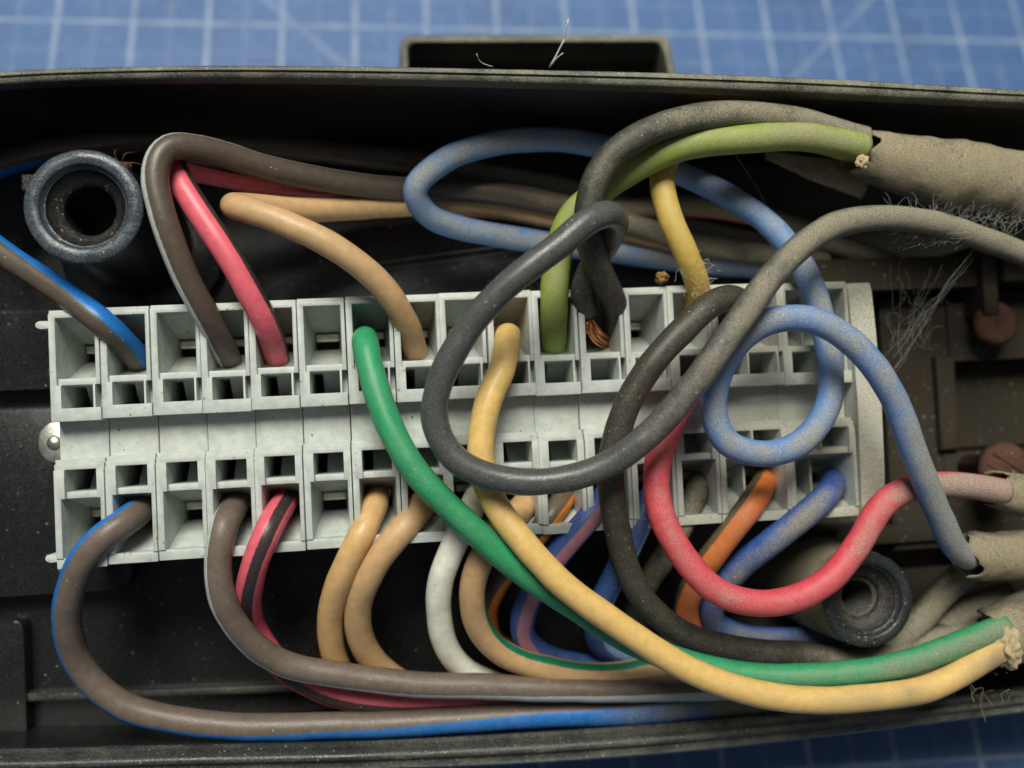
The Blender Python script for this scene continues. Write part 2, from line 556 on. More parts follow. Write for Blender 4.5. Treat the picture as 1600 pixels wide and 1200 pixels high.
# ------------------------------------------------------------------ the surface: cutting mat
def mat_xy(u, v):
    """pixel -> world point on the mat (metres)"""
    d = T.to_3x3() @ (R_BC @ Vector(((u - 800) / F_PX, -(v - 600) / F_PX, -1.0)))
    o = T @ (CAM * SC)
    return o + d * (-o.z / d.z)
a_, b_ = mat_xy(1395, 0), mat_xy(1420, 86)
MAT_ROT = -(math.atan2((a_ - b_).y, (a_ - b_).x) - math.pi / 2) * 0.55
MAT_ROT += 0.04
ref_ = Matrix.Rotation(MAT_ROT, 3, 'Z') @ mat_xy(1302, 58)
MAT_LOC = (-ref_.x, -ref_.y, 0)
bm = bmesh.new()
box(bm, -0.30, 0.42, -0.30, 0.42, -0.003, 0.0, 0.0008)
me = bpy.data.meshes.new('cutting_mat')
bm.to_mesh(me); bm.free()
mo = bpy.data.objects.new('cutting_mat', me)
me.materials.append(mat_cutting_mat())
COL.objects.link(mo)
props(mo, 'blue cutting mat with worn white grid lines under the housing', None, None, 'structure')

# ------------------------------------------------------------------ the black housing
ZR = 24.0
hb = px(760, 640, 0)
housing = thing('plastic_housing', 'open black plastic housing with dusty rim holding the terminal strip', 'housing', (hb.x, hb.y, zmat(hb.y)))
XL, XR = -34.0, 132.0
def poly_at(pts, z):
    p = [px(u, v, z) for u, v in pts]
    p = [Vector((XL, p[0].y + (XL - p[0].x) * 0.10 * (1 if p[0].y < 10 else -1) * -1, z))] + p
    e = p[-1] + (p[-1] - p[-2]).normalized() * 20
    e.x = XR; p.append(e)
    return catmull(p, 1.6)
def rim_wall(name, inner, outer, prof, mat, zr=24.0):
    a, b = poly_at(inner, zr), poly_at(outer, zr)
    n = 110
    vs_, fs = [], []
    def samp(l, x):
        for i in range(len(l) - 1):
            if l[i].x <= x <= l[i + 1].x:
                t = (x - l[i].x) / max(1e-9, l[i + 1].x - l[i].x)
                return l[i].y * (1 - t) + l[i + 1].y * t
        return l[-1].y if x > l[-1].x else l[0].y
    m = len(prof)
    for i in range(n + 1):
        x = XL + 0.5 + (XR - XL - 1) * i / n
        yi, yo = samp(a, x), samp(b, x)
        for (o, z) in prof:
            y = yi + (yo - yi) * o
            zz = z if z is not None else zmat(y) + 0.15
            jz = 0.05 * noise.noise(Vector((x * 0.6, o * 7, 3))) if z is not None and z > zr - 2 else 0
            vs_.append((x, y, zz + jz))
    for i in range(n):
        for k in range(m - 1):
            fs.append((i * m + k, (i + 1) * m + k, (i + 1) * m + k + 1, i * m + k + 1))
    o = mesh(name, vs_, fs, mat, housing, True)
    o.data.set_sharp_from_angle(angle=math.radians(50))
    return o
top_in = [(0, 131), (150, 124), (330, 121), (600, 124), (900, 131), (1066, 136), (1300, 146), (1600, 161)]
top_out = [(0, 110), (150, 104), (330, 101), (600, 103), (900, 109), (1066, 113), (1300, 122), (1600, 139)]
bot_in = [(0, 1174), (300, 1167), (533, 1163), (800, 1150), (1066, 1132), (1300, 1111), (1600, 1077)]
bot_out = [(0, 1222), (300, 1214), (533, 1208), (800, 1199), (1066, 1180), (1300, 1154), (1600, 1117)]
ZB = 12.0                                      # the near wall is the lower one
PT = [(-0.12, 22.6), (0.0, 23.6), (0.12, 23.9), (0.40, 24.0), (0.46, 23.75), (0.55, 23.75), (0.60, 24.02), (0.85, 24.0), (0.97, 23.8), (1.0, 23.2), (1.04, 21.5)]
PB = [(0.04, ZB - 1.7), (0.0, ZB - 0.8), (0.10, ZB - 0.45), (0.28, ZB - 0.55), (0.36, ZB - 0.05), (0.47, ZB + 0.12), (0.58, ZB), (0.64, ZB - 0.45), (0.80, ZB - 0.5), (0.90, ZB - 0.4), (1.0, ZB - 0.8), (1.02, ZB - 2.5)]
for nm, a_in, a_out, pr, zr in (('far', top_in, top_out, PT, ZR), ('near', bot_in, bot_out, PB, ZB)):
    rim_wall('rim_lip', a_in, a_out, pr, M['rim'] if nm == 'far' else M['rim_near'], zr)
    k = 0.9 if nm == 'far' else -0.25
    rim_wall('wall_panel', a_in, a_out, [(pr[0][0] - k, -0.2), (pr[0][0] + 0.02, pr[0][1] + 0.05)], M['black'], zr)
    rim_wall('outer_wall', a_in, a_out, [(pr[-1][0] - 0.02, pr[-1][1] + 0.05), (1.06, None)], M['black'], zr)
yb0, yt0 = px(0, 1170, ZB).y, px(0, 120, ZR).y
for x0, x1 in ((XL - 1.5, XL + 0.6), (XR - 0.6, XR + 1.5)):
    bm = bmesh.new()
    box(bm, x0, x1, yb0 - 3, yt0 + 3, zmat(yb0 - 3) + 0.2, 23.9, 0.4)
    from_bm('end_wall', bm, M['rim'], housing)
# floor of the housing
bm = bmesh.new()
box(bm, XL, XR, yb0 - 2.0, yt0 + 1.0, -2.0, 0.0, 0)
from_bm('floor_panel', bm, M['black'], housing)

def rrect(u0, v0, u1, v1, z, r=1.0, corners=(1, 1, 1, 1)):
    a, c = px(u0, v1, z), px(u1, v0, z)
    x0, x1, y0, y1 = a.x, c.x, a.y, c.y
    pts = []
    for k, (cx, cy, a0) in enumerate(((x1 - r, y1 - r, 0), (x0 + r, y1 - r, 90), (x0 + r, y0 + r, 180), (x1 - r, y0 + r, 270))):
        if corners[k]:
            for j in range(7):
                an = math.radians(a0 + 15 * j)
                pts.append((cx + r * math.cos(an), cy + r * math.sin(an)))
        else:
            an = math.radians(a0 + 45)
            pts.append((cx + r * math.copysign(1, math.cos(an)), cy + r * math.copysign(1, math.sin(an))))
    return pts
for spec in (((-200, 470, 420, 619, 3.2), 0.6), ((-200, 629, 198, 946, 3.2), 1.6), ((-200, 966, 36, 1180, 2.6), 1.2)):
    bm = bmesh.new()
    prism(bm, rrect(*spec[0], r=spec[1]), -0.5, spec[0][4], 0.4, 3)
    from_bm('raised_panel', bm, M['black'], housing, True)
# step along the near wall
bm = bmesh.new()
a, b = px(42, 1096, 1.4), px(1250, 1052, 1.4)
pts = [(a.x, a.y), (b.x, b.y), (b.x, b.y + 30), (a.x, a.y + 12)]
prism(bm, [(a.x, a.y), (b.x, b.y), (b.x, b.y + 1.1), (a.x, a.y + 1.1)], -0.3, 2.0, 0.42, 3)
from_bm('floor_rib', bm, M['rim_near'], housing, True)
# screw posts
def post(u, v, zt, R, ledge, hole, mats, zb=0.0, flare=1.14, thread=False, scuff=0.012):
    c = px(u, v, zt)
    wallm, ringm = mats
    pr = [(R * flare, zb - 0.4), (R * 1.02, zt - 1.6), (R, zt - 0.25)]
    vv, ff = lathe_data(pr, c.x, c.y, 72, 0.004)
    o = mesh('screw_post', vv, ff, wallm, housing, True)
    rp = [(R, zt - 0.25), (R - 0.15, zt), (ledge + 0.15, zt + 0.02), (ledge, zt - 0.15), (ledge - 0.12, zt - 0.75), (ledge - 0.35, zt - 0.8)]
    vv, ff = lathe_data(rp, c.x, c.y, 96, scuff, 0.06)
    mesh('rim_ring', vv, ff, ringm, o, True)
    hp = [(ledge - 0.35, zt - 0.8), (ledge - 0.5, zt - 1.3), (hole + 0.5, zt - 1.9), (hole + 0.1, zt - 2.2), (hole, zt - 2.6)]
    if thread:
        z = zt - 2.8
        for k in range(9):
            hp += [(hole - 0.4, z), (hole, z - 0.35)]
            z -= 0.7
    hp += [(hole * 0.97, zt - 12), (0.01, zt - 12.1)]
    vv, ff = lathe_data(hp, c.x, c.y, 72, 0.01)
    ho = mesh('screw_hole', vv, ff, M['countersink' if thread else 'countersink_clean'], o, True)
    ho.data.set_sharp_from_angle(angle=math.radians(40))
    return c, o
M['countersink_clean'] = dusty('glossy_countersink', (0.010, 0.010, 0.011, 1), 0.3, 0.20, 0.0, specks=0.5, dust=(0.15, 0.14, 0.11, 1))
M['countersink'] = dusty('dusty_countersink', (0.010, 0.010, 0.011, 1), 0.5, 0.42, 0.1, specks=0.45, dust=(0.15, 0.14, 0.11, 1))
c1, o1 = post(130, 322, 22.5, 5.68, 4.2, 2.45, (M['black'], M['post_ring']))
o1['label'] = 'black screw post with scuffed grey blue ring'
c2, o2 = post(1357, 938, 18.0, 5.25, 3.95, 2.25, (M['dirty_post'], M['post_ring_dark']), thread=True)
o2['label'] = 'dust covered screw post with clean black ring'
# low boss round the first post
vv, ff = lathe_data([(9.6, -0.3), (9.4, 1.6), (9.1, 1.9), (5.5, 2.0)], c1.x + 0.6, c1.y - 0.6, 64)
mesh('post_boss', vv, ff, M['black'], housing, True)
bm = bmesh.new()
p = px(45, 285, 17)
box(bm, p.x - 0.8, p.x + 3.2, p.y - 0.9, p.y + 0.9, 0.2, 17.0, 0.2)
from_bm('post_gusset', bm, M['black'], housing)

# connector shroud outside the far wall: an open rectangular socket
def shroud():
    z = -4.0
    o = [px(624, 60, z), px(1046, 48, z), px(1070, 128, z), px(622, 128, z)]
    # rounded plan, open towards the housing wall
    def ring(inset):
        a, b = o[0], o[1]
        x0, x1, y1, y0 = a.x + inset, b.x - inset, (a.y + b.y) / 2 - inset, o[3].y - 3.0
        pts = [(x0, y0)]
        r = 1.6 - inset * 0.6
        for j in range(7):
            an = math.radians(180 - 15 * j); pts.append((x0 + r + r * math.cos(an), y1 - r + r * math.sin(an)))
        for j in range(7):
            an = math.radians(90 - 15 * j); pts.append((x1 - r + r * math.cos(an), y1 - r + r * math.sin(an)))
        pts.append((x1 + 1.2, y0))
        return pts
    A, B = ring(0), ring(1.15)
    n = len(A)
    vs_, fs = [], []
    for (x, y) in A: vs_.append((x, y, zmat(y) + 3))
    for (x, y) in A: vs_.append((x, y, z - 0.2))
    for k in range(n): vs_.append((A[k][0] * .8 + B[k][0] * .2, A[k][1] * .8 + B[k][1] * .2, z))
    for k in range(n): vs_.append((A[k][0] * .2 + B[k][0] * .8, A[k][1] * .2 + B[k][1] * .8, z))
    for (x, y) in B: vs_.append((x, y, z - 0.3))
    for (x, y) in B: vs_.append((x, y, z - 11))
    for l in range(5):
        for k in range(n - 1):
            fs.append((l * n + k, l * n + k + 1, (l + 1) * n + k + 1, (l + 1) * n + k))
    fs.append(tuple(range(5 * n, 6 * n)))
    mesh('connector_shroud', vs_, fs, M['rim'], housing, True).data.set_sharp_from_angle(angle=math.radians(50))
shroud()

# dirt covered mouldings at the cable end
def dirty_piece(name, pts, z0, z1, bev=0.35):
    bm = bmesh.new()
    prism(bm, pts, z0, z1, bev, 3)
    return from_bm(name, bm, M['dirty'], housing, True)
def quad(u0, v0, u1, v1, z): return rrect(u0, v0, u1, v1, z, 0.01, (0, 0, 0, 0))
dirty_piece('bracket_bar', rrect(1225, 398, 1536, 458, 9.0, 1.2), -0.2, 9.0, 0.6)
dirty_piece('bracket_plate', quad(1398, 462, 1484, 862, 5.2), -0.2, 5.2)
dirty_piece('bracket_plate', quad(1485, 462, 1720, 566, 5.6), -0.2, 5.6)
dirty_piece('bracket_plate', quad(1485, 694, 1720, 862, 5.4), -0.2, 5.4)
dirty_piece('pocket_lip', quad(1472, 556, 1492, 704, 6.4), 0.0, 6.4, 0.4)
dirty_piece('pocket_floor', quad(1488, 560, 1720, 700, 1.2), -0.1, 1.2, 0.1)
dirty_piece('bracket_rib', quad(1540, 380, 1556, 492, 10.2), 0.0, 10.2, 0.3)
dirty_piece('bracket_rib', quad(1570, 395, 1700, 440, 11.0), 0.0, 11.0, 0.5)
dirty_piece('bracket_foot', rrect(1250, 815, 1480, 858, 5.9, 0.8), -0.1, 5.9, 0.5)
dirty_piece('cable_bed', rrect(1398, 868, 1720, 1040, 4.0, 1.5), -0.1, 4.0, 0.9)

# ------------------------------------------------------------------ terminal strip
ZT = 18.0
strip = thing('terminal_strip', 'light grey terminal strip of sixteen spring clamps on the housing floor', 'terminal strip', (45, 13, 2.9))
H = 26.42
def voxel_body(xs, ts, heights, zb):
    """blocks of different height on one grid -> clean shell"""
    bm = bmesh.new()
    cache = {}
    def V(x, y, z):
        k = (round(x, 4), round(y, 4), round(z, 4))
        if k not in cache: cache[k] = bm.verts.new(k)
        return cache[k]
    nx, nt_ = len(xs) - 1, len(ts) - 1
    def h(i, j):
        if i < 0 or j < 0 or i >= nx or j >= nt_: return zb
        return heights[j][i]
    Y = [H - t for t in ts]
    def face(*c):
        try: bm.faces.new([V(*q) for q in c])
        except ValueError: pass
    for j in range(nt_):
        for i in range(nx):
            x0, x1, y1, y0, z = xs[i], xs[i + 1], Y[j], Y[j + 1], h(i, j)
            face((x0, y0, z), (x1, y0, z), (x1, y1, z), (x0, y1, z))
            for (di, dj) in ((1, 0), (-1, 0), (0, 1), (0, -1)):
                zn = h(i + di, j + dj)
                if zn < z - 1e-6:
                    if di == 1: e = ((x1, y0), (x1, y1))
                    elif di == -1: e = ((x0, y1), (x0, y0))
                    elif dj == 1: e = ((x0, y0), (x1, y0))
                    else: e = ((x1, y1), (x0, y1))
                    levels = sorted({zn, z} | {lv for lv in LEV if zn < lv < z})
                    for q in range(len(levels) - 1):
                        lo_, hi_ = levels[q], levels[q + 1]
                        face((e[0][0], e[0][1], lo_), (e[1][0], e[1][1], lo_), (e[1][0], e[1][1], hi_), (e[0][0], e[0][1], hi_))
    bmesh.ops.remove_doubles(bm, verts=bm.verts, dist=1e-4)
    bmesh.ops.dissolve_limit(bm, angle_limit=math.radians(1), verts=bm.verts, edges=bm.edges)
    return bm
LEV = []
TS = [0, 0.38, 0.85, 7.05, 7.75, 10.1, 11.45, 15.35, 15.8, 16.4, 18.65, 19.35, 25.35, H]
def module_mesh(wide):
    W = 8.0 if wide else 5.0
    g = 0.035
    if wide: xs = [g, 0.72, 1.1, 3.75, 4.0, W - 0.8, W - 0.55, W - 0.47, W - g]
    else:    xs = [g, 0.72, 1.1, W - 0.8, W - 0.55, W - 0.47, W - g]
    n = len(xs) - 1
    D, Z, zp, pit = 8.0, ZT, 15.6, 8.0
    win = list(range(2, n - 3))                       # columns of the small windows
    if wide: win = [2, 4]
    rows = []
    rows.append([Z - .28] * n)                                                  # stepped outer wall
    rows.append([Z] * n)
    rows.append([Z] + [pit] * (n - 2) + [Z])                                    # wire funnel
    rows.append([Z] + [17.55] * (n - 2) + [Z])                                  # rounded ridge
    r = [Z] * n
    for i in win: r[i] = pit
    r[n - 2] = 16.2; r[n - 1] = 16.2
    rows.append(r)                                                              # release window
    rows.append([Z] * n)                                                        # lip
    rows.append([zp] * n)                                                       # marker plateau
    rows.append([17.2] * n)
    rows.append([17.6] * n)
    r = [Z - .1] * n
    for i in win: r[i] = pit
    rows.append(r)
    rows.append([Z - .1, Z - .1] + [17.3] * (n - 5) + [Z - .1] * 3)
    rows.append([Z - .1] + [pit] * (n - 2) + [Z - .1])
    rows.append([17.7] * n)
    bm = voxel_body(xs, TS, rows, 3.0)
    es = [e for e in bm.edges if len(e.link_faces) == 2 and e.calc_face_angle_signed(0) > math.radians(60) and max(v.co.z for v in e.verts) > 15.2]
    bmesh.ops.bevel(bm, geom=es, offset=0.11, segments=2, profile=0.5, affect='EDGES', clamp_overlap=True)
    # funnels down to the clamps and the slanted floors of the release windows
    def loft(rings):
        R = [[bm.verts.new(v) for v in ring] for ring in rings]
        for a, b in zip(R, R[1:]):
            for k in range(4):
                bm.faces.new((a[k], a[(k + 1) % 4], b[(k + 1) % 4], b[k]))
    def ring(x0, x1, t0, t1, z): return [(x0, H - t1, z), (x1, H - t1, z), (x1, H - t0, z), (x0, H - t0, z)]
    xa, xb = 0.70, W - 0.45
    loft([ring(xa, xb, .83, 7.07, 15.5), ring(xa + .06, xb - .06, 1.3, 6.9, 14.2), ring(xa + .55, xb - .55, 2.9, 4.95, 10.2), ring(xa + .55, xb - .55, 2.9, 4.95, 8.0)])
    loft([ring(xa, xb, 19.33, 25.37, 15.9), ring(xa + .06, xb - .06, 19.6, 24.9, 15.0), ring(xa + .55, xb - .55, 20.9, 23.1, 10.2), ring(xa + .55, xb - .55, 20.9, 23.1, 8.0)])
    for i in win:
        x0, x1 = xs[i], xs[i + 1]
        xm = x0 + (x1 - x0) * 0.34
        for t0, t1, za, zb in ((7.7, 10.15, 13.2, 11.0), (16.35, 18.7, 10.6, 13.2)):
            a = [bm.verts.new(v) for v in ((xm, H - t1, zb), (x1, H - t1, zb), (x1, H - t0, za), (xm, H - t0, za))]
            b = [bm.verts.new((v.co.x, v.co.y, 8.0)) for v in (a[0], a[3])]
            bm.faces.new(a)
            bm.faces.new((a[0], a[3], b[1], b[0]))
    if wide:
        for t0, t1 in ((0.9, 7.0), (19.4, 25.2)):
            box(bm, 3.72, 3.98, H - t1, H - t0, 9.0, 14.6, 0.05, 1)
    for v in bm.verts: v.co *= SC
    bmesh.ops.recalc_face_normals(bm, faces=bm.faces)
    me = bpy.data.meshes.new('terminal')
    bm.to_mesh(me); bm.free()
    me.materials.append(M['grey'])
    for p in me.polygons: p.use_smooth = True
    me.set_sharp_from_angle(angle=math.radians(38))
    # sprung metal clamp at the bottom of each funnel, shade below painted black
    bm = bmesh.new()
    cx0, cx1 = 1.3, W - 1.0
    box(bm, cx0, cx1, -0.45, 0.45, 0.0, 1.0, 0.18)
    for v in bm.verts: v.co *= SC
    cl = bpy.data.meshes.new('spring_clamp')
    bm.to_mesh(cl); bm.free()
    cl.materials.append(M['clamp'])
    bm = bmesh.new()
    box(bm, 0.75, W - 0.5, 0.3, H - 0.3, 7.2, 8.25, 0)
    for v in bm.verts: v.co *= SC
    pt = bpy.data.meshes.new('shade_base')
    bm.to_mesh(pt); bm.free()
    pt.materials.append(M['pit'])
    return me, cl, pt
MOD = {0: module_mesh(False), 1: module_mesh(True)}
SB = Vector(strip['base'])
x = 0.0
WIDTHS = [5.0] * 14 + [8.0] * 2
cell_x = []
def bow(xc): return 0.34 - 0.62 * ((xc - 48) / 48) ** 2
for i, w in enumerate(WIDTHS):
    me, cl, pt = MOD[1 if w > 6 else 0]
    o = bpy.data.objects.new('terminal', me)
    COL.objects.link(o)
    o.parent = strip
    xc = x + w / 2
    slope = -2 * 0.62 * (xc - 48) / 48 ** 2
    off = Vector((x - SB.x, bow(xc) * 0.75 + random.uniform(-.06, .06) - SB.y, random.uniform(-.07, .07) - SB.z))
    o.location = off * SC
    o.rotation_euler = (random.uniform(-.003, .003), random.uniform(-.004, .004), random.uniform(-.0015, .0015))
    for t, dz in ((3.55, 9.1), (21.45, 9.1)):
        c = bpy.data.objects.new('spring_clamp', cl)
        COL.objects.link(c)
        c.parent = o
        c.location = Vector((0, H - t, dz)) * SC
    c = bpy.data.objects.new('shade_base', pt)
    COL.objects.link(c)
    c.parent = o
    cell_x.append((x, w))
    x += w
# end plate, rail and feet
bm = bmesh.new()
prof = [(0.2, 3.0), (0.2, 17.4), (1.2, 18.05), (5.0, 18.3), (13, 18.6), (21, 18.3), (25.4, 18.0), (26.3, 17.6), (26.3, 3.0)]
a = [bm.verts.new((x + 0.05, y + bow(90) * .6, z)) for y, z in prof]
b = [bm.verts.new((x + 2.85, y + bow(90) * .6, z)) for y, z in prof]
n = len(prof)
bm.faces.new(a); bm.faces.new(b[::-1])
for k in range(n): bm.faces.new((a[k], b[k], b[(k + 1) % n], a[(k + 1) % n]))
bmesh.ops.bevel(bm, geom=[e for e in bm.edges], offset=0.12, segments=2, profile=0.5, affect='EDGES')
ep = from_bm('end_plate', bm, M['grey'], strip, True)
bm = bmesh.new()
box(bm, -0.6, x + 4.0, 8.0, 18.0, 3.22, 4.0, 0.2)
from_bm('mounting_rail', bm, M['zinc'], strip)
# rounded rail end with its rivet
rc = px(90, 691, 9.5)
bm = bmesh.new()
pts = []
for j in range(13):
    an = math.radians(80 + 200 * j / 12)
    pts.append((rc.x + 2.1 * math.cos(an), rc.y + 2.35 * math.sin(an)))
prism(bm, pts + [(rc.x + 2.4, rc.y - 2.0), (rc.x + 2.4, rc.y + 2.0)], 3.3, 9.5, 0.15)
re = from_bm('rail_end', bm, M['zinc'], strip, True)
rp = px(81, 692, 9.7)
vv, ff = lathe_data([(0.0, 9.95), (0.55, 9.9), (0.75, 9.7), (0.8, 9.4), (1.05, 9.45), (1.1, 9.35)], rp.x + .2, rp.y, 24)
mesh('rivet', vv, ff, M['zinc'], re, True)
for (u, v, zz) in ((62, 508, 15.5), (78, 873, 15.0)):
    c = px(u, v, zz)
    bm = bmesh.new()
    pts = []
    for j in range(9):
        an = math.radians(90 + 180 * j / 8)
        pts.append((c.x + 0.5 * math.cos(an), c.y + 0.42 * math.sin(an)))
    pts += [(0.3, c.y - 0.42), (0.3, c.y + 0.42)]
    prism(bm, pts, zz - 2.2, zz, 0.12)
    from_bm('marker_foot', bm, M['grey'], strip, True)

# ------------------------------------------------------------------ wires
TAN = lin(196, 158, 112, 0.95)
BROWN = lin(92, 80, 70, 0.8)
BROWNL = lin(112, 98, 88, 0.8)
BLUE_S = lin(25, 110, 185, 0.9)
WHITE_S = lin(190, 195, 190, 0.9)
PINK = lin(226, 100, 114, 0.9)
RED = lin(214, 68, 82, 0.9)
BLK = lin(72, 73, 73, 0.95)
BLUE = lin(84, 132, 192, 0.92)
BLUED = lin(40, 88, 165, 0.85)
GREEN = lin(40, 150, 98, 0.9)
LIME = lin(140, 158, 64, 0.92)
YEL = lin(222, 184, 110, 0.95)
OCH = lin(212, 180, 84, 0.95)
ORG = lin(222, 118, 48, 0.95)
M['w_brown_blue'] = wire_mat('brown_blue_insulation', BROWNL, BLUE_S, 0.215, 0.16, 1.7, 0.052, 0.088, specks=0.22)
M['w_brown_blue2'] = wire_mat('brown_blue_insulation_top', BROWN, BLUE_S, 0.16, 0.05, 1.5, 0.02, 0.075, specks=0.12)
M['w_brown_white'] = wire_mat('brown_white_insulation', BROWNL, WHITE_S, 0.14, 0.18, 0.55, 0.06, 0.12, specks=0.2)
M['w_brown_white2'] = wire_mat('brown_white_insulation_top', BROWN, WHITE_S, 0.10, 0.05, 1.4, 0.045, 0.08, specks=0.1)
M['w_pink_black'] = wire_mat('pink_black_insulation', PINK, lin(58, 48, 48, 0.9), 0.07, 0.06, 1.6, 0.045, 0.075, specks=0.2)
M['w_tan'] = wire_mat('tan_insulation', TAN, None, level=0.16, grad=0.4, x0=0.06, x1=0.12, specks=0.12)
M['w_tan_light'] = wire_mat('light_tan_insulation', lin(208, 168, 112, 0.95), None, level=0.14, grad=0.3, specks=0.10)
M['w_tan_green'] = wire_mat('tan_green_insulation', TAN, lin(10, 120, 84, 0.9), 0.055, 0.08, 0.3, specks=0.1)
M['w_white'] = wire_mat('white_insulation', lin(232, 230, 212, 1.0), None, level=0.05, grad=0.3, specks=0.03)
M['w_green'] = wire_mat('green_insulation', GREEN, None, level=0.18, grad=0.45, x0=0.055, x1=0.11, rough=0.36, specks=0.12)
M['w_yellow'] = wire_mat('cream_yellow_insulation', YEL, None, level=0.16, grad=0.45, x0=0.055, x1=0.11, rough=0.36, specks=0.12, dust=(0.27, 0.21, 0.12, 1))
M['w_black'] = wire_mat('black_insulation', BLK, None, level=0.12, grad=1.3, x0=0.050, x1=0.092, rough=0.26, specks=0.28)
M['w_black2'] = wire_mat('dull_black_insulation', lin(56, 54, 47, 0.9), None, level=0.16, grad=0.7, x0=0.060, x1=0.105, rough=0.40, specks=0.45)
M['w_black3'] = wire_mat('dusty_black_insulation', lin(50, 52, 48, 0.8), None, level=0.30, grad=0.75, x0=0.050, x1=0.09, rough=0.45, specks=0.5)
M['w_lime'] = wire_mat('lime_insulation', LIME, None, level=0.42, grad=0.6, x0=0.062, x1=0.10, specks=0.3, dust=(0.29, 0.275, 0.15, 1))
M['w_ochre'] = wire_mat('ochre_insulation', OCH, None, level=0.34, grad=0.0, specks=0.15, dust=(0.33, 0.27, 0.15, 1))
M['w_blue'] = wire_mat('blue_insulation', BLUE, None, level=0.72, grad=1.6, x0=0.084, x1=0.100, specks=0.45, dust=(0.27, 0.275, 0.255, 1))
M['w_bluepale'] = wire_mat('pale_blue_insulation', lin(98, 142, 205, 0.9), None, level=0.36, grad=0.9, x0=0.086, x1=0.104, specks=0.40)
M['w_blued'] = wire_mat('dusty_dark_blue_insulation', BLUED, None, level=0.55, grad=0.2, specks=0.5)
M['w_red'] = wire_mat('red_insulation', RED, None, level=0.34, grad=1.6, x0=0.078, x1=0.101, rough=0.4, specks=0.25, dust=(0.34, 0.24, 0.19, 1))
M['w_orange'] = wire_mat('orange_brown_insulation', ORG, lin(98, 84, 62, 0.9), 0.10, 0.34, 0.2, specks=0.15)
M['w_brown_orange'] = wire_mat('brown_orange_insulation', lin(104, 88, 74, 0.8), lin(220, 128, 40, 0.95), 0.11, 0.12, 0.2, specks=0.15)
M['w_blue_pink'] = wire_mat('blue_pink_insulation', lin(52, 92, 170, 0.85), lin(184, 118, 142, 0.9), 0.085, 0.30, 0.3, specks=0.2)
M['w_blue_light'] = wire_mat('blue_light_insulation', lin(52, 86, 152, 0.85), lin(120, 160, 205, 0.9), 0.07, 0.24, 0.3, specks=0.35)
M['w_grey'] = wire_mat('dusty_grey_insulation', lin(58, 56, 50, 0.85), None, level=0.5, grad=0.3, specks=0.4)
M['w_dust'] = wire_mat('dust_caked_insulation', lin(70, 66, 58, 0.8), None, level=1.1, grad=0.3, specks=0.3)

# --- upper row, left to right
wire('insulated_wire', 'brown wire with blue stripe looping round the screw post into the upper row',
     [(218, 580, 9), (208, 552, 14.5), (165, 508, 18.2), (90, 454, 17), (0, 393, 15), (-60, 345, 14), (-75, 300, 13), (-25, 268, 12), (60, 238, 9.5), (180, 222, 8), (330, 222, 6.5), (500, 234, 5.5), (700, 262, 5), (900, 300, 4.5), (1080, 355, 4), (1290, 398, 4)],
     M['w_brown_blue2'], twist=0.042, face=(0.09, (0.6, 0.8, 0.35)), group='wires in the upper row')
wire('insulated_wire', 'dark brown wire with white stripe bent over the pink one, upper row',
     [(362, 578, 9), (352, 548, 14.5), (327, 500, 18.5), (290, 430, 21), (258, 345, 22.5), (245, 270, 22.5), (262, 231, 22), (312, 230, 20.5), (420, 264, 16.5), (540, 288, 13), (660, 297, 10), (770, 300, 9), (870, 322, 8), (990, 355, 7.5), (1120, 385, 7), (1290, 408, 6)],
     M['w_brown_white2'], face=(0.15, (-0.85, 0.0, 0.42)), group='wires in the upper row')
wire('insulated_wire', 'bright pink wire with black stripe in the fifth clamp, upper row',
     [(436, 578, 9), (430, 550, 14), (413, 500, 18.5), (370, 420, 20.5), (315, 335, 20.5), (280, 278, 19.5), (275, 258, 18), (310, 264, 16.5), (420, 283, 13), (560, 300, 9), (720, 318, 6), (900, 330, 5), (1100, 322, 7), (1230, 350, 7.5), (1340, 395, 7), (1440, 430, 5.5)],
     M['w_pink_black'], face=(0.04, (1.0, 0.1, 0.25)), group='wires in the upper row')
wire('insulated_wire', 'smooth tan wire arching into the eighth clamp, upper row',
     [(652, 575, 9), (648, 545, 14), (628, 492, 18.5), (588, 440, 21), (520, 386, 22.5), (440, 346, 22.5), (385, 326, 21.5), (366, 322, 20), (375, 322, 18.2), (450, 327, 14.5), (540, 323, 11.5), (640, 320, 9), (760, 322, 7), (880, 345, 6), (1010, 372, 5.5), (1150, 398, 5), (1300, 415, 5)],
     M['w_tan'], group='wires in the upper row')

# --- blue wire with the two loops
blue_pts = [(1515, 872, 19), (1495, 858, 20.5), (1468, 805, 23), (1432, 715, 26), (1390, 610, 28), (1335, 537, 28.5), (1265, 500, 28), (1195, 508, 26.8), (1135, 560, 25.5), (1112, 632, 24.5), (1132, 688, 24.2), (1190, 706, 24.2), (1255, 688, 23.6), (1291, 635, 23), (1295, 575, 22.2), (1284, 505, 21.5), (1266, 436, 20.5), (1218, 366, 18), (1142, 308, 15.2), (1050, 266, 13.2), (950, 234, 12.8), (860, 221, 13.4), (770, 226, 14.2), (692, 252, 14.8), (648, 296, 14.4), (664, 332, 12.4), (725, 356, 9.6), (830, 374, 7), (950, 392, 5.5), (1100, 412, 4.8), (1330, 428, 4.5)]
wire('insulated_wire', 'long dusty blue wire making two loops, one over the right clamps', blue_pts, M['w_blue'], rad=1.38)

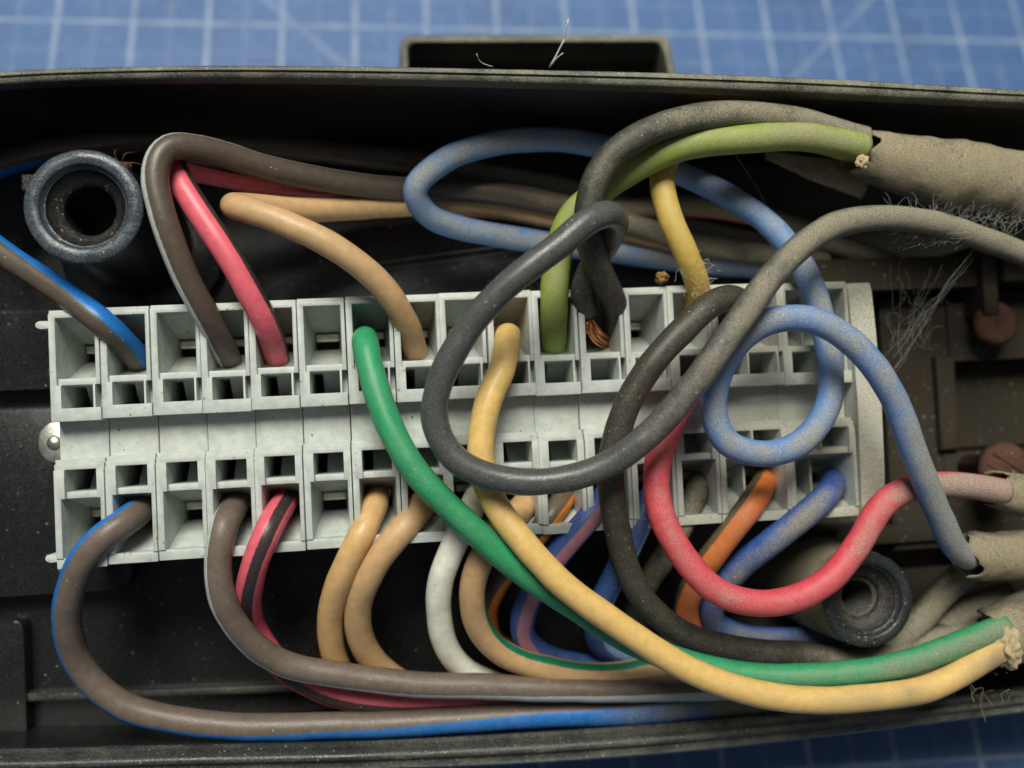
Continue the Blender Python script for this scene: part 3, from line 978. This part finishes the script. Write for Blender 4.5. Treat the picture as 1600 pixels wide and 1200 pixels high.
wire('insulated_wire', 'bright green wire running from the seventh clamp across to the right sleeve',
     [(573, 560, 9.5), (570, 532, 15), (570, 535, 19), (580, 590, 21), (605, 660, 22), (650, 738, 22.5), (720, 812, 22), (805, 885, 20.5), (900, 952, 19), (980, 1000, 18), (1080, 1036, 17.5), (1200, 1055, 18), (1310, 1054, 19), (1410, 1036, 20), (1500, 1005, 20.5), (1570, 978, 20)],
     M['w_green'], rad=1.40)
yc = []
for k in range(3):
    a0 = px(775 + 3 * k, 530, 13.0)
    yc.append(([px(768, 545 - 3 * k, 12), px(770 + k, 520 - 3 * k, 15), px(782, 513 - 2 * k, 16.3), px(797, 515, 16)], 0.11))
wire('insulated_wire', 'cream yellow wire from the tenth clamp lying over the green one',
     [(790, 565, 9.5), (793, 535, 14.5), (794, 526, 18.5), (787, 572, 20.5), (765, 628, 21.3), (754, 685, 21.5), (757, 738, 21.5), (777, 792, 22), (815, 845, 22.5), (885, 915, 22.5), (980, 988, 22), (1085, 1050, 21.6), (1200, 1085, 21.6), (1330, 1094, 21.6), (1450, 1074, 21.5), (1535, 1030, 21), (1580, 1000, 20)],
     M['w_yellow'], rad=1.42, copper=yc)
wire('insulated_wire', 'dusty lime green wire curving down into the eleventh clamp',
     [(870, 560, 9.5), (866, 528, 14), (868, 480, 17.5), (872, 420, 18.5), (886, 352, 19.5), (925, 306, 20.5), (985, 262, 22), (1060, 230, 23.2), (1150, 216, 23.8), (1250, 214, 23.6), (1350, 230, 22.2)],
     M['w_lime'], rad=1.52)
wire('insulated_wire', 'dusty charcoal wire arching over the lime one into the copper clamp',
     [(962, 560, 9), (961, 515, 13.0), (960, 478, 17.5), (940, 430, 21.5), (918, 365, 24.2), (926, 300, 25.2), (962, 243, 25.5), (1035, 196, 25.2), (1130, 180, 24.2), (1230, 186, 22.5), (1350, 218, 20.5)],
     M['w_black3'], rad=1.45)
cs = []
for k in range(20):
    du, dv = random.uniform(-11, 11), random.uniform(-9, 9)
    cs.append(([px(918 + du * .8, 488 + dv * .5, 16.4), px(917 + du, 506 + dv * .8, 16.4 + random.uniform(-.4, .5)), px(928 + du, 524 + dv, 15.4 + random.uniform(-.6, .8)), px(946 + du * .7, 535 + dv, 13.0), px(955, 540, 10)], 0.12))
wire('insulated_wire', 'black wire in a wide open loop with bare copper at its end',
     [(916, 487, 16.6), (910, 458, 18.3), (920, 425, 19.8), (945, 385, 22), (962, 352, 25), (953, 336, 27.6), (925, 344, 28.7), (880, 378, 29), (800, 440, 28.6), (725, 520, 27.2), (685, 600, 26), (680, 660, 25.4), (708, 714, 25.2), (770, 747, 25.4), (850, 754, 25.8), (930, 733, 26.6), (1012, 676, 28), (1080, 602, 29.3), (1150, 510, 30), (1220, 416, 29.3), (1290, 360, 27.5), (1370, 340, 25.5), (1450, 347, 23.5), (1530, 372, 21.5), (1640, 415, 19)],
     M['w_black'], rad=1.36, copper=cs)
wire('insulated_wire', 'dull black wire under the open loop running down to the lower right',
     [(1170, 520, 11), (1165, 488, 16), (1148, 466, 20.5), (1115, 472, 23.5), (1070, 512, 24.6), (1015, 575, 24.5), (975, 648, 23.5), (958, 725, 22.5), (962, 800, 21), (975, 872, 19), (1010, 942, 17), (1070, 990, 15.2), (1150, 1013, 14.5), (1250, 1022, 14), (1340, 1030, 13), (1420, 1010, 12), (1520, 975, 12)],
     M['w_black2'], rad=1.42)
wire('insulated_wire', 'dirty ochre yellow wire with frayed fluff hanging into the fourteenth clamp',
     [(1092, 525, 9.5), (1087, 495, 14), (1090, 448, 18), (1072, 398, 20), (1048, 345, 20.5), (1034, 290, 20), (1040, 255, 19.2), (1070, 222, 18.5), (1160, 206, 18), (1260, 215, 18), (1350, 240, 18.5)],
     M['w_ochre'], rad=1.36)
rc_ = []
for k in range(2):
    rc_.append(([px(1172, 505, 15.5), px(1176 + 4 * k, 498 - 3 * k, 16.2), px(1180 + 5 * k, 493, 16.0)], 0.10))
wire('insulated_wire', 'bright red pink wire hanging in a bow in front of the screw post',
     [(1172, 535, 10.5), (1168, 505, 14.5), (1140, 525, 18), (1098, 582, 20.5), (1060, 640, 21.5), (1034, 700, 22), (1028, 770, 22.4), (1051, 848, 22.8), (1100, 910, 23), (1160, 938, 23), (1230, 938, 23), (1292, 906, 23), (1340, 848, 22.8), (1380, 790, 22.4), (1425, 762, 21.8), (1490, 757, 21.2), (1570, 768, 20.5)],
     M['w_red'], rad=1.42, copper=rc_)

# --- lower row, left to right
low = 'wires in the lower row'
wire('insulated_wire', 'brown wire with blue edge sweeping in a big bow at the left',
     [(230, 785, 9.5), (214, 802, 15), (192, 818, 17.5), (148, 850, 18.3), (113, 905, 17), (104, 972, 14.5), (127, 1042, 11.5), (185, 1095, 10.4), (270, 1125, 9.9), (400, 1137, 9.6), (600, 1132, 9.4), (800, 1121, 9.3), (1000, 1111, 9.2), (1150, 1100, 8.8), (1300, 1076, 8.2), (1420, 1046, 7.5), (1520, 1000, 7.5)],
     M['w_brown_blue'], rad=1.50, face=(0.45, (0.0, -0.94, 0.16)), twist=-0.024, group=low)
wire('insulated_wire', 'grey brown wire with white stripe from the fourth lower clamp',
     [(375, 775, 9.5), (363, 797, 15), (350, 825, 18), (341, 880, 18), (350, 945, 17), (385, 1000, 15), (440, 1035, 13), (530, 1055, 12.2), (650, 1069, 11.8), (800, 1076, 11.5), (1000, 1079, 11.2), (1150, 1074, 11), (1300, 1058, 10), (1450, 1010, 9)],
     M['w_brown_white'], rad=1.42, face=(0.42, (0.0, -0.95, 0.05)), twist=-0.018, group=low)
wire('insulated_wire', 'pink wire with black stripe from the fifth lower clamp',
     [(450, 775, 9.5), (438, 797, 15.5), (422, 826, 18.6), (400, 876, 18.4), (389, 935, 15), (402, 990, 10.5), (445, 1045, 9.2), (510, 1080, 8.4), (600, 1096, 8.2), (700, 1099, 7.8), (850, 1094, 6), (1000, 1080, 4)],
     M['w_pink_black'], rad=1.40, face=(0.22, (0.12, 0.0, 0.98)), group=low)
wire('insulated_wire', 'light tan wire from the seventh lower clamp',
     [(590, 770, 9.5), (583, 795, 15), (567, 830, 17.5), (536, 890, 17), (516, 955, 14), (521, 1022, 10.5), (548, 1072, 7.6), (610, 1108, 5.6), (700, 1118, 5.0), (850, 1112, 3), (1000, 1100, 2.6)],
     M['w_tan_light'], rad=1.40, group=low)
wire('insulated_wire', 'darker tan wire from the eighth lower clamp',
     [(672, 760, 9.5), (660, 788, 15), (634, 822, 17.5), (588, 880, 17.2), (560, 940, 15), (562, 998, 12), (592, 1042, 9), (650, 1075, 6), (750, 1092, 4.8), (900, 1090, 4.5), (1050, 1075, 4.5)],
     M['w_tan'], rad=1.50, group=low)
wire('insulated_wire', 'white wire from the ninth lower clamp',
     [(752, 755, 9.5), (742, 782, 15), (724, 820, 17.5), (697, 880, 16.8), (684, 940, 14.5), (692, 1003, 11.5), (722, 1045, 9), (800, 1075, 7), (920, 1082, 6.4), (1010, 1076, 6.8), (1090, 1062, 7.8), (1180, 1050, 8.5), (1300, 1045, 8)],
     M['w_white'], rad=1.40, group=low)
wire('insulated_wire', 'tan wire with thin green stripe from the tenth lower clamp',
     [(826, 770, 9.5), (816, 795, 15), (790, 822, 17), (752, 875, 17.2), (737, 932, 15.6), (752, 985, 13.2), (800, 1028, 11.4), (880, 1052, 10.6), (965, 1054, 10.4), (1040, 1040, 10), (1150, 1025, 8.5), (1280, 1020, 7)],
     M['w_tan_green'], rad=1.46, face=(0.62, (0.1, 0.80, 0.62)), group=low)
wire('insulated_wire', 'brown wire with orange stripe behind the green and cream wires',
     [(888, 765, 9.5), (876, 785, 14.5), (856, 812, 16), (812, 868, 14.5), (778, 915, 12), (762, 960, 9), (775, 1005, 6.6), (830, 1030, 5.6), (950, 1040, 5), (1100, 1030, 4)],
     M['w_brown_orange'], rad=1.30, face=(0.2, (0.55, -0.45, 0.55)), group=low)
wire('insulated_wire', 'blue wire with pink stripe from the twelfth lower clamp',
     [(952, 755, 9.5), (943, 778, 15), (922, 808, 17), (870, 872, 15.5), (828, 932, 12.5), (816, 985, 10), (848, 1022, 8), (915, 1038, 7), (1000, 1036, 6.6), (1120, 1020, 5.5)],
     M['w_blue_pink'], rad=1.42, face=(0.2, (0.2, -0.25, 0.95)), group=low)
wire('insulated_wire', 'dusty blue wire with light blue stripe from the thirteenth lower clamp',
     [(1030, 750, 9.5), (1018, 775, 15), (1000, 812, 16.5), (962, 892, 14.5), (935, 955, 11.5), (936, 1000, 9), (975, 1026, 7.2), (1060, 1030, 6), (1200, 1010, 5)],
     M['w_blue_light'], rad=1.40, face=(0.25, (0.75, -0.40, 0.45)), group=low)
wire('insulated_wire', 'charcoal dusty wire from the fourteenth lower clamp',
     [(1098, 745, 9.5), (1088, 768, 14.5), (1072, 806, 16), (1040, 866, 14.6), (1008, 920, 12.5), (992, 968, 9.5), (1012, 1004, 7.5), (1080, 1018, 6.2), (1200, 1004, 5)],
     M['w_grey'], rad=1.36, group=low)
wire('insulated_wire', 'orange wire with brown side from the first wide lower clamp',
     [(1200, 738, 10), (1191, 762, 15.5), (1172, 790, 18), (1128, 848, 16.6), (1090, 905, 13.5), (1072, 955, 10.5), (1090, 996, 8.2), (1150, 1014, 7), (1280, 1005, 5.5)],
     M['w_orange'], rad=1.44, face=(0.3, (-0.9, 0.45, 0.0)), group=low)
wire('insulated_wire', 'dark blue dusty wire from the last lower clamp',
     [(1308, 738, 10), (1298, 762, 15.5), (1276, 788, 18), (1216, 838, 17.5), (1155, 890, 14.6), (1116, 938, 11.5), (1118, 974, 9), (1160, 992, 7.5), (1240, 996, 6.8), (1340, 985, 6)],
     M['w_blued'], rad=1.48, group=low)
# --- dust caked wires leaving at the right
wire('insulated_wire', 'dust caked wire just right of the lower screw post',
     [(1290, 1038, 11), (1355, 1022, 11.5), (1420, 985, 12), (1470, 930, 12.5), (1530, 880, 14), (1600, 860, 15)], M['w_dust'], rad=1.6)
wire('insulated_wire', 'dust caked wire between the green wire and the lower screw post',
     [(1330, 1045, 10), (1400, 1030, 10.5), (1455, 998, 11), (1510, 955, 12), (1580, 930, 13)], M['w_dust'], rad=1.5)

# ------------------------------------------------------------------ sleeves
def sleeve(label, pts, r_end, r_far, flat=1.0, seed=0.0, flap=None):
    path = catmull(P(pts), 0.6)
    t = thing('cable_sleeve', label, 'sleeve', path[0])
    n = len(path)
    seg = 36
    def rf(u): return r_end + (r_far - r_end) * min(1.0, u * 2.2)
    v, f, uv = tube_data(path, r_end, seg, (0.0, (0, 0, 1)), 0, 0.07, seed, False, rf)
    tan = (path[0] - path[2]).normalized()
    for i in range(6):                                   # ragged, unevenly cut mouth
        for s in range(seg):
            w = (6 - i) / 6.0
            v[i * seg + s] = v[i * seg + s] + tan * (w * 2.0 * (noise.noise(Vector((math.cos(s / seg * 6.28) * 1.1, math.sin(s / seg * 6.28) * 1.1, seed))) + 0.3 * noise.noise(Vector((math.cos(s / seg * 6.28) * 5, math.sin(s / seg * 6.28) * 5, seed)))) )
    v = [p + Vector((noise.noise(p * 1.7), noise.noise(p * 1.7 + Vector((9, 0, 0))), noise.noise(p * 1.7 + Vector((0, 9, 0))))) * 0.16 + Vector((noise.noise(p * .45), noise.noise(p * .45 + Vector((9, 0, 0))), noise.noise(p * .45 + Vector((0, 9, 0))))) * 0.25 for p in v]
    # inner lining a little smaller, running back from the mouth
    m0 = len(v)
    for i in range(8):
        c = path[i]
        for s in range(seg):
            v.append(c + (v[i * seg + s] - c) * (0.90 if i else 0.93))
    for i in range(7):
        for s in range(seg):
            q = (s + 1) % seg
            f.append((m0 + i * seg + s, m0 + (i + 1) * seg + s, m0 + (i + 1) * seg + q, m0 + i * seg + q))
    for s in range(seg):
        q = (s + 1) % seg
        f.append((s, m0 + s, m0 + q, q))
    f.append(tuple(m0 + 7 * seg + s for s in range(seg)))
    mesh('sleeve', v, f, M['sheath'], t, True)
    if flap:
        fp = catmull(P(flap[0]), 0.5)
        vs_, fs = [], []
        k = 14
        for i, c in enumerate(fp):
            u = i / (len(fp) - 1)
            tn = (fp[min(i + 1, len(fp) - 1)] - fp[max(i - 1, 0)]).normalized()
            side = Vector((0, 0, 1)).cross(tn).normalized()
            wdt = flap[1] * (0.25 + 0.75 * u)
            for j in range(k + 1):
                a = math.pi * (j / k)
                vs_.append(c + side * (math.cos(a) * wdt) + Vector((0, 0, 1)) * (math.sin(a) * wdt * 0.6) + Vector((0, 0, noise.noise(c * .8 + side * j) * .3)))
        n2 = len(vs_)
        for i in range(len(fp) - 1):
            for j in range(k):
                fs.append((i * (k + 1) + j, i * (k + 1) + j + 1, (i + 1) * (k + 1) + j + 1, (i + 1) * (k + 1) + j))
        o = mesh('torn_flap', vs_, fs, M['sheath'], t, True)
        so = o.modifiers.new('thick', 'SOLIDIFY')
        so.thickness = 0.0004
    return t
sleeve('thick dust covered sleeve at the top right holding the charcoal and lime wires',
       [(1338, 236, 20), (1400, 255, 20), (1500, 276, 19.5), (1660, 305, 18.5)], 2.6, 4.0, seed=1.5, flap=([(1195, 240, 16.0), (1265, 262, 16.0), (1350, 280, 16.5)], 2.4))
sleeve('flat dust covered sleeve taking in the looped blue wire',
       [(1508, 868, 18.5), (1560, 868, 18.5), (1700, 864, 18)], 2.7, 2.8, seed=7.1)
sleeve('dust covered sleeve beside the rusty screw taking in the red wire',
       [(1548, 764, 19.5), (1590, 772, 19.5), (1700, 790, 19)], 2.0, 2.6, seed=3.3)
sleeve('dust covered sleeve at the lower right taking in green and cream wires',
       [(1552, 996, 18.5), (1600, 978, 18.5), (1720, 940, 18)], 3.3, 3.9, seed=5.2)

# ------------------------------------------------------------------ rusty screws, debris, cobweb
def rusty_screw(u, v, z, R, ang, label):
    c = px(u, v, z)
    t = thing('rusty_screw', label, 'screw', (c.x, c.y, z - 6))
    vv, ff = lathe_data([(R * .55, z - 14), (R * 0.55, z - 1.7), (R, z - 1.7), (R * 1.0, z - 0.7), (R * .8, z - 0.12), (R * .4, z + 0.1), (0.01, z + 0.12)], c.x, c.y, 40, 0.05, 0.15)
    o = mesh('screw_head', vv, ff, M['rust'], t, True)
    d = Vector((math.cos(ang), math.sin(ang), 0)); s = Vector((-d.y, d.x, 0))
    for sg in (-1, 1):
        a = c + s * (0.55 * sg)
        vs_, fs = [], []
        for k in range(9):
            q = -1 + 2 * k / 8
            L = math.sqrt(max(0.0, (R * .85) ** 2 - 0.55 ** 2))
            p = a + d * (q * L)
            h = z + 0.10 - 0.25 * q * q
            for off, hh in ((0.0, h + 0.16), (0.28 * sg, h + 0.14), (0.5 * sg, h - 0.15)):
                vs_.append((p.x + s.x * off, p.y + s.y * off, hh))
            vs_.append((p.x, p.y, h - 0.5))
        for k in range(8):
            for j in range(3):
                if j < 2: fs.append((k * 4 + j, (k + 1) * 4 + j, (k + 1) * 4 + j + 1, k * 4 + j + 1))
            fs.append((k * 4 + 3, (k + 1) * 4 + 3, (k + 1) * 4, k * 4))
        mesh('slot_lip', vs_, fs, M['rust'], t, True)
rusty_screw(1562, 505, 9.8, 2.75, 1.3, 'dark rusty screw head on the dirty moulding near the cobweb')
rusty_screw(1578, 735, 13.5, 3.3, -0.6, 'orange rusty screw head above the red wire sleeve')

def lump(name, label, cat, u, v, z, r, mat, seed, sq=(1, 1, 1)):
    bm = bmesh.new()
    bmesh.ops.create_icosphere(bm, subdivisions=4, radius=1.0)
    c = px(u, v, z)
    for vv in bm.verts:
        d = vv.co.normalized()
        k = 1 + 0.5 * noise.noise(d * 1.6 + Vector((seed, 0, 0))) + 0.3 * noise.noise(d * 4 + Vector((0, seed, 0)))
        vv.co = c + Vector((d.x * sq[0], d.y * sq[1], d.z * sq[2])) * (r * k)
    o = from_bm(name, bm, mat, None, True, 60)
    return props(o, label, cat)
lump('debris_crumb', 'small ochre dry crumb behind the upper edge of the terminal strip', 'debris', 1034, 434, 17.8, 0.75, M['crumb'], 3.0, (1, .8, 1.1))
lump('fluff_lump', 'pale matted fluff lump at the ends of green and cream wires', 'debris', 1574, 1012, 21.2, 1.55, M['fluff'], 8.0, (0.9, 1.25, .8))
lump('fluff_lump', 'small tan fluff tuft at the mouth of the top right sleeve', 'debris', 1348, 252, 23.4, 0.8, M['fluff'], 5.0, (0.8, .9, .6))

def strands(name, label, cat, lines, r, mat, kind=None, pars=None):
    vs_, fs = [], []
    for pts in lines:
        v, f, _ = tube_data(catmull(pts, 0.5), r * random.uniform(.6, 1.3), 4, wob=0)
        b = len(vs_)
        vs_ += v
        fs += [tuple(i + b for i in q) for q in f]
    o = mesh(name, vs_, fs, mat, None, True)
    return props(o, label, cat, None, kind)
def jit(p, s): return p + Vector((random.gauss(0, s), random.gauss(0, s), random.gauss(0, s)))
# cobweb between the end plate and the black wire
def curl(a, b, amp, n=7):
    sd_ = random.random() * 90
    out = []
    for k in range(n + 1):
        t = k / n
        w = math.sin(math.pi * t) * amp
        p = a.lerp(b, t)
        out.append(p + Vector((noise.noise(Vector((t * 4, sd_, 0))), noise.noise(Vector((t * 4, sd_, 7))), noise.noise(Vector((t * 4, sd_, 15))))) * w - Vector((0, 0, w * .4)))
    return out
L = []
A = [px(1392, 582, 15), px(1398, 560, 14.5), px(1390, 530, 17)]
for k in range(5):
    L.append(curl(jit(random.choice(A[:2]), .25), jit(px(1532, 378, 21), .5), 0.9, 9))
for k in range(9):
    L.append(curl(jit(random.choice(A), .9), jit(px(random.uniform(1400, 1500), random.uniform(390, 455), random.uniform(10, 20)), .8), 1.8))
for k in range(30):
    a = px(random.gauss(1425, 22), random.gauss(490, 32), random.uniform(11, 17))
    L.append(curl(a, a + Vector((random.gauss(.2, 1.0), random.gauss(.5, 1.5), random.gauss(0, .6))), 1.2, 6))
strands('cobweb', 'grey cobweb stretched between the end plate and the black wire', 'cobweb', L, 0.0085, M['web'])
L = []
for k in range(70):
    u0 = random.uniform(1430, 1590)
    a = px(u0, 340 + (u0 - 1460) * .20 + random.gauss(0, 8), random.uniform(21.5, 24))
    b = px(u0 + random.gauss(10, 40), 315 + (u0 - 1460) * .12 + random.gauss(0, 12), random.uniform(19.5, 22.5))
    L.append(curl(a, b, 2.2))
for k in range(45):
    u0 = random.uniform(1370, 1500)
    a = px(u0, random.uniform(362, 392), random.uniform(20, 24))
    b = px(u0 + random.gauss(40, 30), random.uniform(350, 378), random.uniform(22, 25))
    L.append(curl(a, b, 1.6))
strands('cobweb', 'dusty web fibres between the top right sleeve and the black wire below', 'cobweb', L, 0.0085, M['web'])
L = [[px(570, 414, 1.5), px(700, 396, 2.0), px(820, 380, 5), px(880, 372, 7)], [px(600, 420, 1), px(720, 405, 2.5), px(850, 385, 4)], [px(1143, 232, 20), px(1178, 286, 15), px(1210, 335, 10), px(1235, 350, 8)]]
strands('cobweb', 'thin single web threads below the blue loop', 'cobweb', L, 0.020, M['web'])
# hairs on the rim
L = [[px(858, 105, 24), px(868, 88, 25.0), px(878, 68, 25.6), px(884, 50, 26.6), px(888, 30, 27.4)], [px(860, 104, 24), px(870, 90, 25.4), px(880, 83, 26)], [px(864, 100, 24.2), px(874, 78, 25.2), px(882, 62, 26)]]
strands('lint_hair', 'white lint hair standing on the far rim', 'lint', L, 0.05, M['hair'])
L = [[px(770, 104, 24.0), px(755, 100, 24.4), px(747, 96, 24.8), px(745, 84, 25.5)]]
strands('lint_hair', 'tiny bent lint hair left of the taller one on the far rim', 'lint', L, 0.04, M['hair'])
# fibres round the lower right wire ends
L = []
for k in range(22):
    a = px(random.uniform(1490, 1585), random.uniform(1020, 1085), random.uniform(19, 22))
    d = Vector((random.gauss(-.6, 1.0), random.gauss(-1.0, .9), random.gauss(.4, .6)))
    L.append(curl(a, a + d * 1.1, 1.2, 6))
strands('lint_hair', 'loose dusty fibres round the cream wire end at the lower right', 'lint', L, 0.016, M['fluff'])
L = []
for k in range(150):
    v_ = random.uniform(398, 462)
    a = px(1072 + (v_ - 398) * .33 + random.gauss(4, 9), v_, 20.6 - (v_ - 398) * .03)
    d = Vector((random.gauss(.15, .55), random.gauss(-.2, .5), random.gauss(.35, .25)))
    L.append(curl(a, a + d, 0.9, 5))
strands('lint_hair', 'pale fluff stuck on the ochre yellow wire', 'lint', L, 0.017, M['fluff_pale'])
# brown insect husk behind the left post
t = thing('insect_husk', 'brown dry insect husk behind the left screw post', 'insect', px(186, 262, 14))
hc = px(186, 262, 15)
bm = bmesh.new()
bmesh.ops.create_icosphere(bm, subdivisions=3, radius=1.0)
for vv in bm.verts:
    d = vv.co.copy()
    vv.co = hc + Vector((d.x * 0.9, d.y * 0.65, d.z * .6)) * (1 + 0.25 * noise.noise(d * 2)) + Vector((0.45 if d.x > .3 else 0, 0, 0))
from_bm('body', bm, M['husk'], t, True, 60)
for k in range(7):
    an = -1.3 + k * 0.75
    d = Vector((math.cos(an), math.sin(an), 0))
    v, f, _ = tube_data(catmull([hc + d * .5, hc + d * 1.5 + Vector((0, 0, .9)), hc + d * 2.2 + Vector((.2, -.1, -.3)), hc + d * 2.6 + Vector((.3, .1, -1.2))], .25), 0.09, 6, wob=0)
    mesh('leg', v, f, M['husk'], t, True)
